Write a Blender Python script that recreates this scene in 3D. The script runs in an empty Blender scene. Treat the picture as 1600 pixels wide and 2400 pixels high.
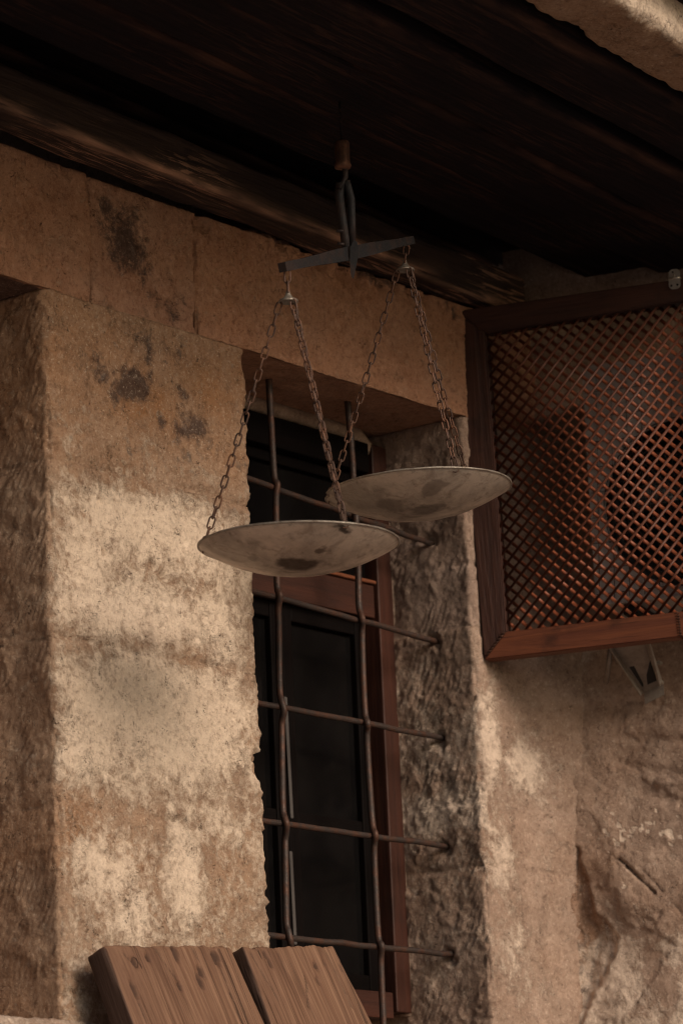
import bpy, bmesh, math, random
import numpy as np
from mathutils import Matrix, Vector, Euler

random.seed(4)
sc = bpy.context.scene
col = sc.collection

# ------------------------------------------------------------------ camera
FPX = 8571.0                       # focal length in pixels of the 1600 x 2400 photograph
YAW, PITCH, ROLL = [math.radians(a) for a in (36.7, 13.2, -2.48)]
CAM = np.array([-4.727, -3.918, 1.55])
_f = np.array([math.cos(YAW)*math.cos(PITCH), math.sin(YAW)*math.cos(PITCH), math.sin(PITCH)])
_r = np.array([math.sin(YAW), -math.cos(YAW), 0.0])
_u = np.cross(_r, _f)
_r, _u = _r*math.cos(ROLL)+_u*math.sin(ROLL), -_r*math.sin(ROLL)+_u*math.cos(ROLL)
cam_d = bpy.data.cameras.new('camera')
cam = bpy.data.objects.new('camera', cam_d)
col.objects.link(cam)
cam.matrix_world = Matrix(((_r[0], _u[0], -_f[0], CAM[0]), (_r[1], _u[1], -_f[1], CAM[1]),
                           (_r[2], _u[2], -_f[2], CAM[2]), (0, 0, 0, 1)))
cam_d.sensor_fit = 'VERTICAL'
cam_d.sensor_height = 36.0
cam_d.lens = FPX/2400*36.0
cam_d.clip_start = 0.1
cam_d.clip_end = 500
cam_d.dof.use_dof = True
cam_d.dof.focus_distance = 6.35
cam_d.dof.aperture_fstop = 5.0
sc.camera = cam

# ------------------------------------------------------------------ light
SUN_EL, SUN_AZ = math.radians(25.5), math.radians(7)      # azimuth: turned from -Y towards -X
world = bpy.data.worlds.new('World')
sc.world = world
world.use_nodes = True
wn = world.node_tree.nodes
sky = wn.new('ShaderNodeTexSky')
sky.sky_type = 'NISHITA'
sky.sun_disc = False
sky.sun_elevation = SUN_EL
sky.sun_rotation = math.pi + SUN_AZ
sky.air_density = 1.0
sky.dust_density = 3.0
sky.ozone_density = 0.8
bg = wn['Background']
bg.inputs['Strength'].default_value = 0.05
world.node_tree.links.new(sky.outputs[0], bg.inputs[0])
sun_d = bpy.data.lights.new('sun', 'SUN')
sun_d.energy = 1.5
sun_d.angle = math.radians(26)
sun_d.color = (1.0, 0.81, 0.66)
sun = bpy.data.objects.new('sun', sun_d)
col.objects.link(sun)
to_sun = Vector((-math.sin(SUN_AZ)*math.cos(SUN_EL), -math.cos(SUN_AZ)*math.cos(SUN_EL), math.sin(SUN_EL)))
sun.rotation_euler = to_sun.to_track_quat('Z', 'Y').to_euler()
sc.view_settings.view_transform = 'Standard'
sc.view_settings.look = 'None'
sc.view_settings.exposure = 0.58
sc.view_settings.gamma = 1.0
sc.view_settings.use_curve_mapping = False
sc.render.engine = 'CYCLES'
sc.cycles.max_bounces = 6
sc.cycles.use_denoising = True
sc.cycles.filter_width = 1.15

# ------------------------------------------------------------------ measuring helpers
K = 1600/1568.0
def ray(x, y):
    return _f + _r*((x*K-800)/FPX) - _u*((y*K-1200)/FPX)
def on(x, y, ax, val):                      # where the sight line through (x, y) meets a real plane
    d = ray(x, y)
    return CAM + d*((val-CAM[ax])/d[ax])
def onp(x, y, p0, n):
    d = ray(x, y); n = np.array(n)
    return CAM + d*(np.dot(np.array(p0)-CAM, n)/np.dot(d, n))
def at(x, y, depth):
    return CAM + ray(x, y)*depth

# ------------------------------------------------------------------ noise
_rs = np.random.RandomState(7)
_perm = _rs.permutation(256).astype(np.int64)
_perm = np.concatenate([_perm, _perm, _perm])
_grad = _rs.normal(size=(256, 3)); _grad /= np.linalg.norm(_grad, axis=1)[:, None]
def pn(P):
    P = np.asarray(P, float)
    i = np.floor(P).astype(np.int64); f = P-i; i &= 255
    u = f*f*f*(f*(f*6-15)+10)
    out = 0
    for dx in (0, 1):
        wx = u[:, 0] if dx else 1-u[:, 0]
        for dy in (0, 1):
            wy = u[:, 1] if dy else 1-u[:, 1]
            for dz in (0, 1):
                wz = u[:, 2] if dz else 1-u[:, 2]
                h = _perm[_perm[_perm[(i[:, 0]+dx) & 255]+((i[:, 1]+dy) & 255)]+((i[:, 2]+dz) & 255)]
                g = _grad[h]
                out = out + wx*wy*wz*(g[:, 0]*(f[:, 0]-dx)+g[:, 1]*(f[:, 1]-dy)+g[:, 2]*(f[:, 2]-dz))
    return out*1.6
def fbm(P, octv=4, gain=0.5, seed=0.0):
    P = np.asarray(P, float)+seed*17.31
    a, s, out = 1.0, 0.0, 0
    for k in range(octv):
        out = out + a*pn(P*2.03**k+k*5.7); s += a; a *= gain
    return out/s
def sst(a, b, x):
    t = np.clip((x-a)/(b-a), 0, 1)
    return t*t*(3-2*t)

# ------------------------------------------------------------------ object helpers
W = {}
def tag(o, label, cat, group=None, kind=None):
    o['label'] = label; o['category'] = cat
    if group: o['group'] = group
    if kind: o['kind'] = kind
    return o
def place(o, M, parent=None):
    if M is None: M = Matrix.Identity(4)
    W[o.name] = M.copy()
    if parent is not None:
        o.parent = parent
        o.matrix_parent_inverse = W[parent.name].inverted()
    o.matrix_basis = M
    return o
def empty(name, loc, parent=None):
    o = bpy.data.objects.new(name, None)
    o.empty_display_size = 0.05
    col.objects.link(o)
    return place(o, Matrix.Translation(Vector(loc)), parent)
def link(name, me, mat, parent=None, M=None):
    o = bpy.data.objects.new(name, me)
    col.objects.link(o)
    if mat is not None and not me.materials: me.materials.append(mat)
    return place(o, M, parent)
def mesh(name, V, Fc, smooth=True, attr=None):
    me = bpy.data.meshes.new(name)
    me.from_pydata([tuple(map(float, v)) for v in V], [], [tuple(map(int, q)) for q in Fc])
    if smooth: me.polygons.foreach_set('use_smooth', [True]*len(me.polygons))
    if attr is not None:
        a = me.color_attributes.new('stain', 'FLOAT_COLOR', 'POINT')
        a.data.foreach_set('color', np.asarray(attr, np.float32).ravel())
    me.update()
    return me
def frame(origin, ex, ey):
    ex = Vector(ex).normalized(); ey = Vector(ey); ey = (ey-ex*ex.dot(ey)).normalized(); ez = ex.cross(ey)
    return Matrix(((ex.x, ey.x, ez.x, origin[0]), (ex.y, ey.y, ez.y, origin[1]), (ex.z, ey.z, ez.z, origin[2]), (0, 0, 0, 1)))

def block(lo, hi, res, r, faces='xXyYzZ', flatz=False):
    """rounded, finely divided box: points, outward normals, quads"""
    lo = np.array(lo, float); hi = np.array(hi, float)
    if np.isscalar(res): res = (res,)*3
    n = [max(1, int(round((hi[k]-lo[k])/res[k]))) for k in range(3)]
    def ts(k):
        t = np.linspace(lo[k], hi[k], n[k]+1)
        if r > 0 and n[k] > 6:
            pass
        elif r > 0:
            m = min(r, (hi[k]-lo[k])*.45)
            t = np.unique(np.concatenate([[lo[k], lo[k]+m*.4, lo[k]+m], np.linspace(lo[k]+m, hi[k]-m, n[k]+1), [hi[k]-m, hi[k]-m*.4, hi[k]]]))
        return t
    T = [ts(k) for k in range(3)]
    Vs, Qs, off = [], [], 0
    for fc in faces:
        k = 'xyz'.index(fc.lower()); a, b = [(1, 2), (2, 0), (0, 1)][k]
        A, B = np.meshgrid(T[a], T[b], indexing='ij')
        P = np.zeros(A.shape+(3,)); P[..., a] = A; P[..., b] = B; P[..., k] = hi[k] if fc.isupper() else lo[k]
        na, nb = A.shape
        idx = np.arange(na*nb).reshape(na, nb)+off
        q = np.stack([idx[:-1, :-1], idx[1:, :-1], idx[1:, 1:], idx[:-1, 1:]], -1).reshape(-1, 4)
        if not fc.isupper(): q = q[:, ::-1]
        Vs.append(P.reshape(-1, 3)); Qs.append(q); off += na*nb
    P = np.concatenate(Vs); Q = np.concatenate(Qs)
    _, first, inv = np.unique(np.round(P, 6), axis=0, return_index=True, return_inverse=True)
    P = P[first]; Q = inv.reshape(-1)[Q]
    rr = np.minimum(max(r, 1e-4), (hi-lo)*.49)
    q = np.clip(P, lo+rr, hi-rr)
    d = P-q
    N = d/rr
    if flatz:
        m = np.abs(N[:, 0])+np.abs(N[:, 1]) > 1e-6
        N[m, 2] = 0
    N /= np.maximum(np.linalg.norm(N, axis=1), 1e-9)[:, None]
    if r > 0:
        z_ = P[:, 2].copy(); P = q+N*rr
        if flatz: P[:, 2] = z_
    return P, N, Q

def tube(pts, rad, sides=8, closed=False, square=False, roll=0.0, cap=True):
    pts = [Vector(p) for p in pts]; V, Fc = [], []; n = len(pts)
    up = None
    for i, p in enumerate(pts):
        if closed: t = (pts[(i+1) % n]-pts[i-1])
        else: t = pts[min(i+1, n-1)]-pts[max(i-1, 0)]
        t.normalize()
        if up is None: up = Vector((0, 0, 1)) if abs(t.z) < .9 else Vector((0, 1, 0))
        a = (up-t*up.dot(t)).normalized(); b = t.cross(a); up = a
        rd = rad[i] if hasattr(rad, '__len__') else rad
        for k in range(sides):
            th = 2*math.pi*k/sides+roll
            V.append(p+a*(rd*math.cos(th))+b*(rd*math.sin(th)))
    m = n if closed else n-1
    for i in range(m):
        j = (i+1) % n
        for k in range(sides):
            l = (k+1) % sides
            Fc.append((i*sides+k, i*sides+l, j*sides+l, j*sides+k))
    if not closed and cap:
        Fc.append(tuple(range(sides))[::-1]); Fc.append(tuple((n-1)*sides+k for k in range(sides)))
    return V, Fc
def join(*parts):
    V, Fc = [], []
    for v, f in parts:
        o = len(V); V += list(v); Fc += [tuple(i+o for i in q) for q in f]
    return V, Fc
def boxm(lo, hi, bev=0.002):
    P, N, Q = block(lo, hi, 10, bev)
    return [tuple(p) for p in P], [tuple(q) for q in Q]
def lathe(prof, seg=24):
    V, Fc = [], []
    n = len(prof)
    for i in range(seg):
        c, s = math.cos(2*math.pi*i/seg), math.sin(2*math.pi*i/seg)
        V += [(rd*c, rd*s, z) for rd, z in prof]
    for i in range(seg):
        j = (i+1) % seg
        for k in range(n-1):
            Fc.append((i*n+k, j*n+k, j*n+k+1, i*n+k+1))
    return V, Fc

# ------------------------------------------------------------------ materials
class NT:
    def __init__(s, name):
        s.m = bpy.data.materials.new(name); s.m.use_nodes = True
        s.t = s.m.node_tree; s.b = s.t.nodes['Principled BSDF']
    def n(s, kind, **kw):
        nd = s.t.nodes.new('ShaderNode'+kind)
        for k, v in kw.items():
            if k in nd.inputs: s.set(nd.inputs[k], v)
            else: setattr(nd, k, v)
        return nd
    def set(s, inp, v):
        if hasattr(v, 'is_output'): s.t.links.new(v, inp)
        else: inp.default_value = v
    def coord(s, kind='Object', scale=(1, 1, 1), rot=(0, 0, 0)):
        if kind == 'Position': o = s.n('NewGeometry').outputs['Position']
        else: o = s.n('TexCoord').outputs[kind]
        mp = s.n('Mapping'); s.set(mp.inputs[0], o); mp.inputs['Scale'].default_value = scale; mp.inputs['Rotation'].default_value = rot
        return mp.outputs[0]
    def noise(s, v, scale, detail=6, rough=.6, dist=0):
        return s.n('TexNoise', Vector=v, Scale=scale, Detail=detail, Roughness=rough, Distortion=dist).outputs[0]
    def ramp(s, f, a, b, lo=0.0, hi=1.0):
        nd = s.n('MapRange', interpolation_type='SMOOTHSTEP')
        s.set(nd.inputs[0], f)
        for i, v in zip((1, 2, 3, 4), (a, b, lo, hi)): nd.inputs[i].default_value = v
        return nd.outputs[0]
    def mix(s, f, a, b, mode='MIX'):
        nd = s.n('Mix', data_type='RGBA', blend_type=mode)
        s.set(nd.inputs[0], f)
        for i, v in ((6, a), (7, b)):
            if isinstance(v, tuple) and len(v) == 3: v = v+(1,)
            s.set(nd.inputs[i], v)
        return nd.outputs[2]
    def math(s, op, a, b=0.0):
        nd = s.n('Math', operation=op); s.set(nd.inputs[0], a); s.set(nd.inputs[1], b); return nd.outputs[0]
    def bump(s, h, strength, dist, prev=None):
        nd = s.n('Bump', Height=h, Strength=strength, Distance=dist)
        if prev is not None: s.set(nd.inputs['Normal'], prev)
        return nd.outputs[0]
    def out(s, color, rough=.9, metal=0.0, normal=None, spec=.3):
        s.set(s.b.inputs['Base Color'], color if not isinstance(color, tuple) else color+(1,))
        s.set(s.b.inputs['Roughness'], rough); s.set(s.b.inputs['Metallic'], metal)
        s.b.inputs['Specular IOR Level'].default_value = spec
        if normal is not None: s.set(s.b.inputs['Normal'], normal)
        return s.m

def stone_mat(name, base, base2, lime, ochre, soot, bump=1.0, grain=1.0):
    t = NT(name)
    base, base2, lime, ochre, soot = [(c[0], c[1]*.955, c[2]*.985) for c in (base, base2, lime, ochre, soot)]
    p = t.coord('Position')
    at_ = t.n('Attribute', attribute_name='stain')
    sep = t.n('SeparateColor'); t.set(sep.inputs[0], at_.outputs['Color'])
    L, S, O = sep.outputs[0], sep.outputs[1], sep.outputs[2]
    n1 = t.noise(p, 9, 8, .65, .4); n2 = t.noise(p, 45, 8, .7, .5); n3 = t.noise(p, 190, 5, .7); n4 = t.noise(p, 700, 3, .6)
    c = t.mix(t.ramp(n1, .35, .68), base, base2)
    n5 = t.noise(p, 24, 8, .72, .8)
    dev = t.math('ADD', t.math('MULTIPLY', t.math('SUBTRACT', n2, .5), 1.1), t.math('MULTIPLY', t.math('SUBTRACT', n5, .5), 1.3))
    c = t.mix(t.math('MULTIPLY', O, t.ramp(n5, .25, .62, .35, 1)), c, ochre)
    lm = t.ramp(t.math('ADD', L, t.math('ADD', dev, t.math('MULTIPLY', t.math('SUBTRACT', t.noise(p, 95, 6, .7, .5), .5), .9))), .10, .62)
    c = t.mix(t.math('MULTIPLY', lm, .92), c, lime)
    c = t.mix(t.math('MULTIPLY', t.ramp(t.math('ADD', S, t.math('ADD', t.math('MULTIPLY', dev, 1.15), t.math('MULTIPLY', t.math('SUBTRACT', n1, .5), .5))), .34, .85), .85), c, soot)
    n6 = t.noise(p, 13, 7, .7, .6)
    c = t.mix(t.math('MULTIPLY', t.ramp(n6, .52, .74), .45), c, (.46, .40, .38), 'MULTIPLY')
    n7 = t.noise(p, 33, 9, .75, 1.2)
    ck = t.math('MULTIPLY', t.ramp(t.math('ABSOLUTE', t.math('SUBTRACT', n7, .5)), .010, .002), t.ramp(t.noise(p, 11, 3), .54, .64))
    c = t.mix(t.math('MULTIPLY', ck, .7), c, tuple(x*.25 for x in base))
    n8 = t.noise(p, 75, 6, .75, .3)
    c = t.mix(t.math('MULTIPLY', t.ramp(n8, .50, .66), .62*grain), c, (.50, .44, .42), 'MULTIPLY')
    c = t.mix(t.math('MULTIPLY', t.ramp(n8, .47, .32), .30*grain), c, (.30, .28, .25), 'ADD')
    sp = t.math('MULTIPLY', t.ramp(n3, .54, .68), .6)
    c = t.mix(sp, c, (.55, .48, .45), 'MULTIPLY')
    c = t.mix(t.math('MULTIPLY', t.ramp(n3, .44, .3), .35), c, tuple(min(1, x*1.35) for x in lime))
    v = t.n('TexVoronoi', Vector=t.mix(.06, p, t.n('TexNoise', Vector=p, Scale=60).outputs[1]), Scale=95)
    pit = t.math('MULTIPLY', t.ramp(v.outputs[0], .28, .1), t.ramp(t.noise(p, 22, 4), .52, .62))
    c = t.mix(t.math('MULTIPLY', pit, .75), c, tuple(x*.25 for x in base))
    b = t.bump(n2, .6*bump, .011)
    b = t.bump(n8, .6*bump, .006, b)
    b = t.bump(lm, .5, .0035, b)
    b = t.bump(n3, .6*bump, .0035, b)
    b = t.bump(n4, .4*bump, .0012, b)
    b = t.bump(t.math('SUBTRACT', 1.0, pit), .8*bump, .004, b)
    b = t.bump(t.math('SUBTRACT', 1.0, ck), .6, .003, b)
    return t.out(c, .95, 0, b, .15)

M = {}
M['pier'] = stone_mat('limestone', (.33, .235, .158), (.43, .320, .220), (.78, .675, .515), (.40, .215, .100), (.080, .058, .050))
M['lintel'] = stone_mat('red_stone', (.48, .27, .168), (.56, .345, .225), (.60, .45, .31), (.56, .285, .145), (.075, .052, .045), 1.5, 1.0)
M['reveal'] = stone_mat('tooled_stone', (.32, .245, .19), (.42, .33, .26), (.62, .51, .40), (.34, .215, .13), (.07, .052, .046), .85, .7)
M['side'] = stone_mat('rough_plaster', (.34, .255, .19), (.46, .355, .27), (.74, .635, .50), (.29, .165, .09), (.075, .054, .045), .85, .75)

def wood_mat(name, a, b, dark, gl=.55, scale=1.0, bump=1.0, worn=None, wamt=0.0, spec=.3):
    t = NT(name)
    g = t.coord('Object', (2.2*scale, 26*scale, 26*scale))
    g2 = t.coord('Object', (6*scale, 150*scale, 150*scale))
    o = t.coord('Object')
    n1 = t.noise(g, 1.0, 6, .6, 1.2); n2 = t.noise(g2, 1.0, 4, .65, .4); n3 = t.noise(o, 8*scale, 5, .6)
    ring = t.n('TexWave', wave_type='BANDS', bands_direction='Y', Vector=t.coord('Object', (1.2*scale, 14*scale, 14*scale)), Scale=1.4, Distortion=7, Detail=3)
    ring.inputs['Detail Scale'].default_value = .7
    c = t.mix(t.ramp(n1, .3, .7), a, b)
    c = t.mix(t.math('MULTIPLY', ring.outputs[1], .35), c, tuple(x*.62 for x in a))
    c = t.mix(t.math('MULTIPLY', t.ramp(n2, .55, .75), .7), c, dark)
    c = t.mix(t.math('MULTIPLY', t.ramp(n3, .55, .75), .6), c, dark)
    if worn:
        nw = t.noise(t.coord('Object', (7*scale, 130*scale, 130*scale)), 1.0, 6, .7, .8)
        big = t.noise(t.coord('Object', (2.5, 8, 8)), 1.0, 3, .5)
        c = t.mix(t.math('MULTIPLY', t.math('MULTIPLY', t.ramp(nw, .49, .60), t.ramp(big, .42, .60)), wamt), c, worn)
    if worn:
        at_ = t.n('Attribute', attribute_name='stain'); sep = t.n('SeparateColor'); t.set(sep.inputs[0], at_.outputs['Color'])
        c = t.mix(sep.outputs[0], c, tuple(x*1.5 for x in worn))  # edge wear with a painted highlight
    bb = t.bump(n1, .5*bump, .006)
    bb = t.bump(n2, .5*bump, .0025, bb)
    return t.out(c, gl, 0, bb, spec)
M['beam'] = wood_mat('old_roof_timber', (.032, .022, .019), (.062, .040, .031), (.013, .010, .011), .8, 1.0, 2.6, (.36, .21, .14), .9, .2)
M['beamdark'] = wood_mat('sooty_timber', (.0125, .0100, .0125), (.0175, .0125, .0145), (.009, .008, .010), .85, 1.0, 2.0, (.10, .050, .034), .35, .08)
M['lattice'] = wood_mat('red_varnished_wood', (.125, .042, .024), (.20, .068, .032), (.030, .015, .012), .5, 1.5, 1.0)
M['latticedark'] = wood_mat('dark_shaded_frame_wood', (.042, .020, .016), (.072, .031, .022), (.020, .012, .011), .55, 1.5, 1.2)  # darker stile wood; on the top rail it paints in roof shade
M['rod'] = wood_mat('red_varnished_rod_lit', (.27, .076, .036), (.40, .128, .066), (.14, .045, .026), .4, 3.0, .5)  # lit copy of the rod wood, for the back layer
M['rodfront'] = wood_mat('red_varnished_rod_shaded', (.095, .034, .022), (.15, .054, .032), (.04, .018, .014), .4, 3.0, .5)  # same rod wood with shade put into the colour, front layer
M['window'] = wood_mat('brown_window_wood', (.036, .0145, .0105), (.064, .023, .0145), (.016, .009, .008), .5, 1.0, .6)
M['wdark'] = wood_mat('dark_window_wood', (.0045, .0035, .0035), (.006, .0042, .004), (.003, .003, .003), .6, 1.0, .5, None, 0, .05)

def plank_mat():
    t = NT('weathered_plank')
    o = t.coord('Object')
    n0 = t.noise(o, 3.0, 3, .5)
    wv = t.n('TexNoise', Vector=t.coord('Object', (3, 7, 7)), Scale=1.0, Detail=2)
    sv = t.n('VectorMath', operation='SCALE'); t.set(sv.inputs[0], wv.outputs[1]); sv.inputs['Scale'].default_value = .013
    ad = t.n('VectorMath', operation='ADD'); t.set(ad.inputs[0], o); t.set(ad.inputs[1], sv.outputs[0])
    mp = t.n('Mapping'); t.set(mp.inputs[0], ad.outputs[0]); mp.inputs['Scale'].default_value = (1.6, 150, 150)
    n1 = t.noise(mp.outputs[0], 1, 6, .62, .3)
    mp2 = t.n('Mapping'); t.set(mp2.inputs[0], ad.outputs[0]); mp2.inputs['Scale'].default_value = (4, 300, 300)
    n2 = t.noise(mp2.outputs[0], 1, 3, .6)
    mp3 = t.n('Mapping'); t.set(mp3.inputs[0], ad.outputs[0]); mp3.inputs['Scale'].default_value = (.7, 20, 20)
    cr = t.noise(mp3.outputs[0], 1, 3, .5, .2)
    c = t.mix(t.ramp(n1, .36, .62), (.150, .079, .048), (.258, .152, .098))
    c = t.mix(t.math('MULTIPLY', t.ramp(n2, .44, .62), .60), c, (.085, .042, .026))
    c = t.mix(t.math('MULTIPLY', t.ramp(n0, .5, .66), .5), c, (.155, .085, .055))
    crack = t.math('MULTIPLY', t.ramp(t.math('ABSOLUTE', t.math('SUBTRACT', cr, .52)), .0055, .001), t.ramp(t.noise(t.coord('Object', (2, 9, 9)), 1, 2), .47, .55))
    c = t.mix(t.math('MULTIPLY', crack, .85), c, (.025, .014, .01))
    at_ = t.n('Attribute', attribute_name='stain'); sep = t.n('SeparateColor'); t.set(sep.inputs[0], at_.outputs['Color'])
    dk = t.noise(t.coord('Object', (2.5, 16, 16)), 1, 6, .65, .6)
    c = t.mix(t.math('MULTIPLY', t.ramp(dk, .50, .68), .55), c, (.45, .38, .36), 'MULTIPLY')
    c = t.mix(sep.outputs[0], c, (.03, .018, .013))
    c = t.mix(t.math('MULTIPLY', sep.outputs[1], .6), c, (.15, .075, .048))
    c = t.mix(t.math('MULTIPLY', sep.outputs[2], .92), c, (.045, .026, .020))  # plank sides: shade painted as a darker tone
    b = t.bump(n1, .45, .004); b = t.bump(n2, .45, .0015, b); b = t.bump(t.math('SUBTRACT', 1.0, crack), .9, .004, b)
    return t.out(c, .75, 0, b, .25)
M['plank'] = plank_mat()

def iron_mat(name, base, rust, amt, rough=.55, metal=.7, spk=None):
    t = NT(name); p = t.coord('Position')
    n1 = t.noise(p, 35, 6, .7); n2 = t.noise(p, 300, 4, .7)
    c = t.mix(t.math('MULTIPLY', t.ramp(n1, .42, .62), amt), base, rust)
    c = t.mix(t.ramp(n2, .6, .75), c, spk or tuple(x*.4 for x in base))
    return t.out(c, t.ramp(n2, .3, .7, rough-.15, rough+.2), metal, t.bump(n2, .5, .0015), .4)
M['bar'] = iron_mat('rusty_iron_bar', (.050, .038, .034), (.095, .042, .026), .8, .5, .35, (.16, .13, .11))
M['beamiron'] = iron_mat('grey_iron', (.017, .017, .019), (.045, .025, .019), .6, .6, .35, (.085, .075, .07))
M['chain'] = iron_mat('rusted_chain', (.085, .052, .040), (.19, .09, .052), .75, .6, .3)
M['cap'] = iron_mat('dull_tin', (.30, .27, .23), (.12, .08, .06), .6, .5, .6)
M['copper'] = iron_mat('rust_brown_metal', (.085, .045, .032), (.19, .085, .05), .7, .45, .5)
M['zinc'] = iron_mat('zinc_plate', (.40, .38, .36), (.30, .25, .21), .5, .45, .6)
M['bracket'] = iron_mat('painted_bracket', (.24, .205, .175), (.15, .11, .085), .5, .45, .2)
M['bolt'] = iron_mat('bright_bolt', (.6, .56, .5), (.4, .33, .28), .4, .35, .8)

def plain(name, c, rough=.8, metal=0.0, n=60, var=.3, spec=.3):
    t = NT(name); p = t.coord('Position'); k = t.noise(p, n, 5, .65)
    return t.out(t.mix(k, tuple(x*(1-var) for x in c), tuple(x*(1+var) for x in c)), rough, metal, t.bump(k, .2, .002), spec)
M['casing'] = plain('grey_painted_sheet', (.42, .40, .385), .5)
M['fan'] = plain('black_plastic', (.012, .012, .013), .5)
M['wire'] = plain('dark_wire', (.045, .042, .042), .5)
M['ground'] = plain('dusty_paving', (.25, .222, .20), .95, 0, 3, .25)
M['dark'] = plain('unlit_room_plaster', (.05, .04, .035), .95, 0, 5, .2)
M['curtain'] = plain('pale_strip', (.075, .068, .065), .8, 0, 90, .15)
M['roofearth'] = plain('roof_earth', (.16, .11, .075), .95, 0, 15, .3)
def glass_mat():
    t = NT('dark_window_glass')
    t.b.inputs['IOR'].default_value = 1.45
    n = t.noise(t.coord('Position'), 14, 4, .6)
    return t.out(t.mix(t.ramp(n, .35, .7), (.0045, .0042, .0045), (.0065, .006, .006)), .14, 0, None, .18)
M['glass'] = glass_mat()

def pan_mat(name, spots, tint):
    t = NT(name); o = t.coord('Object')
    n1 = t.noise(o, 9, 6, .6, .5); n2 = t.noise(o, 38, 6, .7, .6); n3 = t.noise(o, 170, 4, .7)
    wob = t.n('TexNoise', Vector=o, Scale=30, Detail=4)
    sv = t.n('VectorMath', operation='SUBTRACT'); t.set(sv.inputs[0], wob.outputs[1]); sv.inputs[1].default_value = (.5, .5, .5)
    sc_ = t.n('VectorMath', operation='SCALE'); t.set(sc_.inputs[0], sv.outputs[0]); sc_.inputs['Scale'].default_value = .055
    ad = t.n('VectorMath', operation='ADD'); t.set(ad.inputs[0], o); t.set(ad.inputs[1], sc_.outputs[0])
    c = t.mix(t.ramp(n1, .38, .62), tint, tuple(x*.56 for x in tint))
    n9 = t.noise(o, 22, 7, .7, 1.0)
    c = t.mix(t.math('MULTIPLY', t.ramp(n9, .50, .68), .6), c, (.50, .45, .42), 'MULTIPLY')
    c = t.mix(t.math('MULTIPLY', t.ramp(n2, .52, .72), .55), c, (.12, .085, .065))
    for (x, y, z, rx, amt, cc) in spots:
        d = t.n('VectorMath', operation='DISTANCE'); t.set(d.inputs[0], ad.outputs[0]); d.inputs[1].default_value = (x, y, z)
        c = t.mix(t.math('MULTIPLY', t.ramp(d.outputs['Value'], rx, rx*.55), amt), c, cc)
    c = t.mix(t.math('MULTIPLY', t.ramp(n3, .58, .72), .4), c, (.10, .07, .055))
    return t.out(c, t.ramp(n2, .3, .7, .42, .65), .35, t.bump(n2, .25, .003), .4)

# ------------------------------------------------------------------ ground
gm = mesh('ground', [(-40, -40, 0), (40, -40, 0), (40, 40, 0), (-40, 40, 0)], [(0, 1, 2, 3)], False)
g = link('ground', gm, M['ground']); g['kind'] = 'structure'; g['label'] = 'dusty stone paved ground of the street'

# ------------------------------------------------------------------ stone wall
LB = 3.345
def ell(lst):
    out = []
    for (x, y, rx, ry, w) in lst:
        c = on(x, y, 1, 0.0); k = .00074
        out.append((c[0], c[2], rx*k/.6, ry*k/.97, w))
    return out
LIME_LIT = ell([(330, 1200, 150, 80, .75), (450, 1240, 110, 110, .55), (200, 1260, 55, 150, .45), (300, 1400, 170, 70, .55), (490, 1440, 60, 70, .5),
            (350, 1640, 170, 120, .85), (470, 1650, 70, 100, .6), (200, 1700, 60, 110, .5), (250, 2000, 60, 80, .5), (300, 2090, 45, 70, .5),
            (420, 2010, 36, 110, .6), (180, 1570, 60, 40, .4), (1125, 1690, 35, 150, .75), (1150, 1960, 45, 160, .55), (1170, 2200, 60, 120, .4), (1200, 1770, 50, 70, .75), (1112, 1850, 14, 70, .7), (500, 1900, 90, 40, .35)])  # blobs along the jamb edge paint the light there as lime
SOOT = ell([(300, 880, 50, 50, .95), (230, 850, 45, 40, .6), (435, 985, 45, 40, .9), (330, 800, 60, 60, .5), (360, 1040, 150, 35, .35), (400, 700, 40, 50, .7),
            (290, 570, 55, 95, .95), (330, 640, 40, 60, .7), (250, 480, 30, 50, .6), (1030, 720, 40, 60, .7), (860, 640, 90, 20, .9), (520, 1170, 60, 30, .5), (560, 1080, 40, 40, .4)])
OCH = ell([(200, 1230, 30, 60, .9), (190, 1350, 40, 90, .6), (430, 1640, 40, 50, .4), (350, 1760, 60, 40, .8), (570, 1680, 20, 90, .9), (350, 930, 120, 70, .5), (470, 900, 80, 80, .5),
           (180, 1900, 40, 80, .5), (260, 1960, 120, 40, .5), (1150, 1950, 60, 120, .3)])
_rb = random.Random(11)
for (cx, cz_, rx, rz, w) in list(SOOT):
    for k in range(3):
        a = _rb.uniform(0, 6.28); q = _rb.uniform(.8, 1.7)
        SOOT.append((cx+math.cos(a)*rx*q, cz_+math.sin(a)*rz*q, rx*_rb.uniform(.25, .55), rz*_rb.uniform(.3, .7), w*_rb.uniform(.5, .85)))
def blobs(P, lst):
    v = np.zeros(len(P))
    for (cx, cz, rx, rz, w) in lst:
        v = np.maximum(v, w*np.exp(-((P[:, 0]-cx)/rx)**2-((P[:, 2]-cz)/rz)**2))
    return v
CHIPS = []
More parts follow.
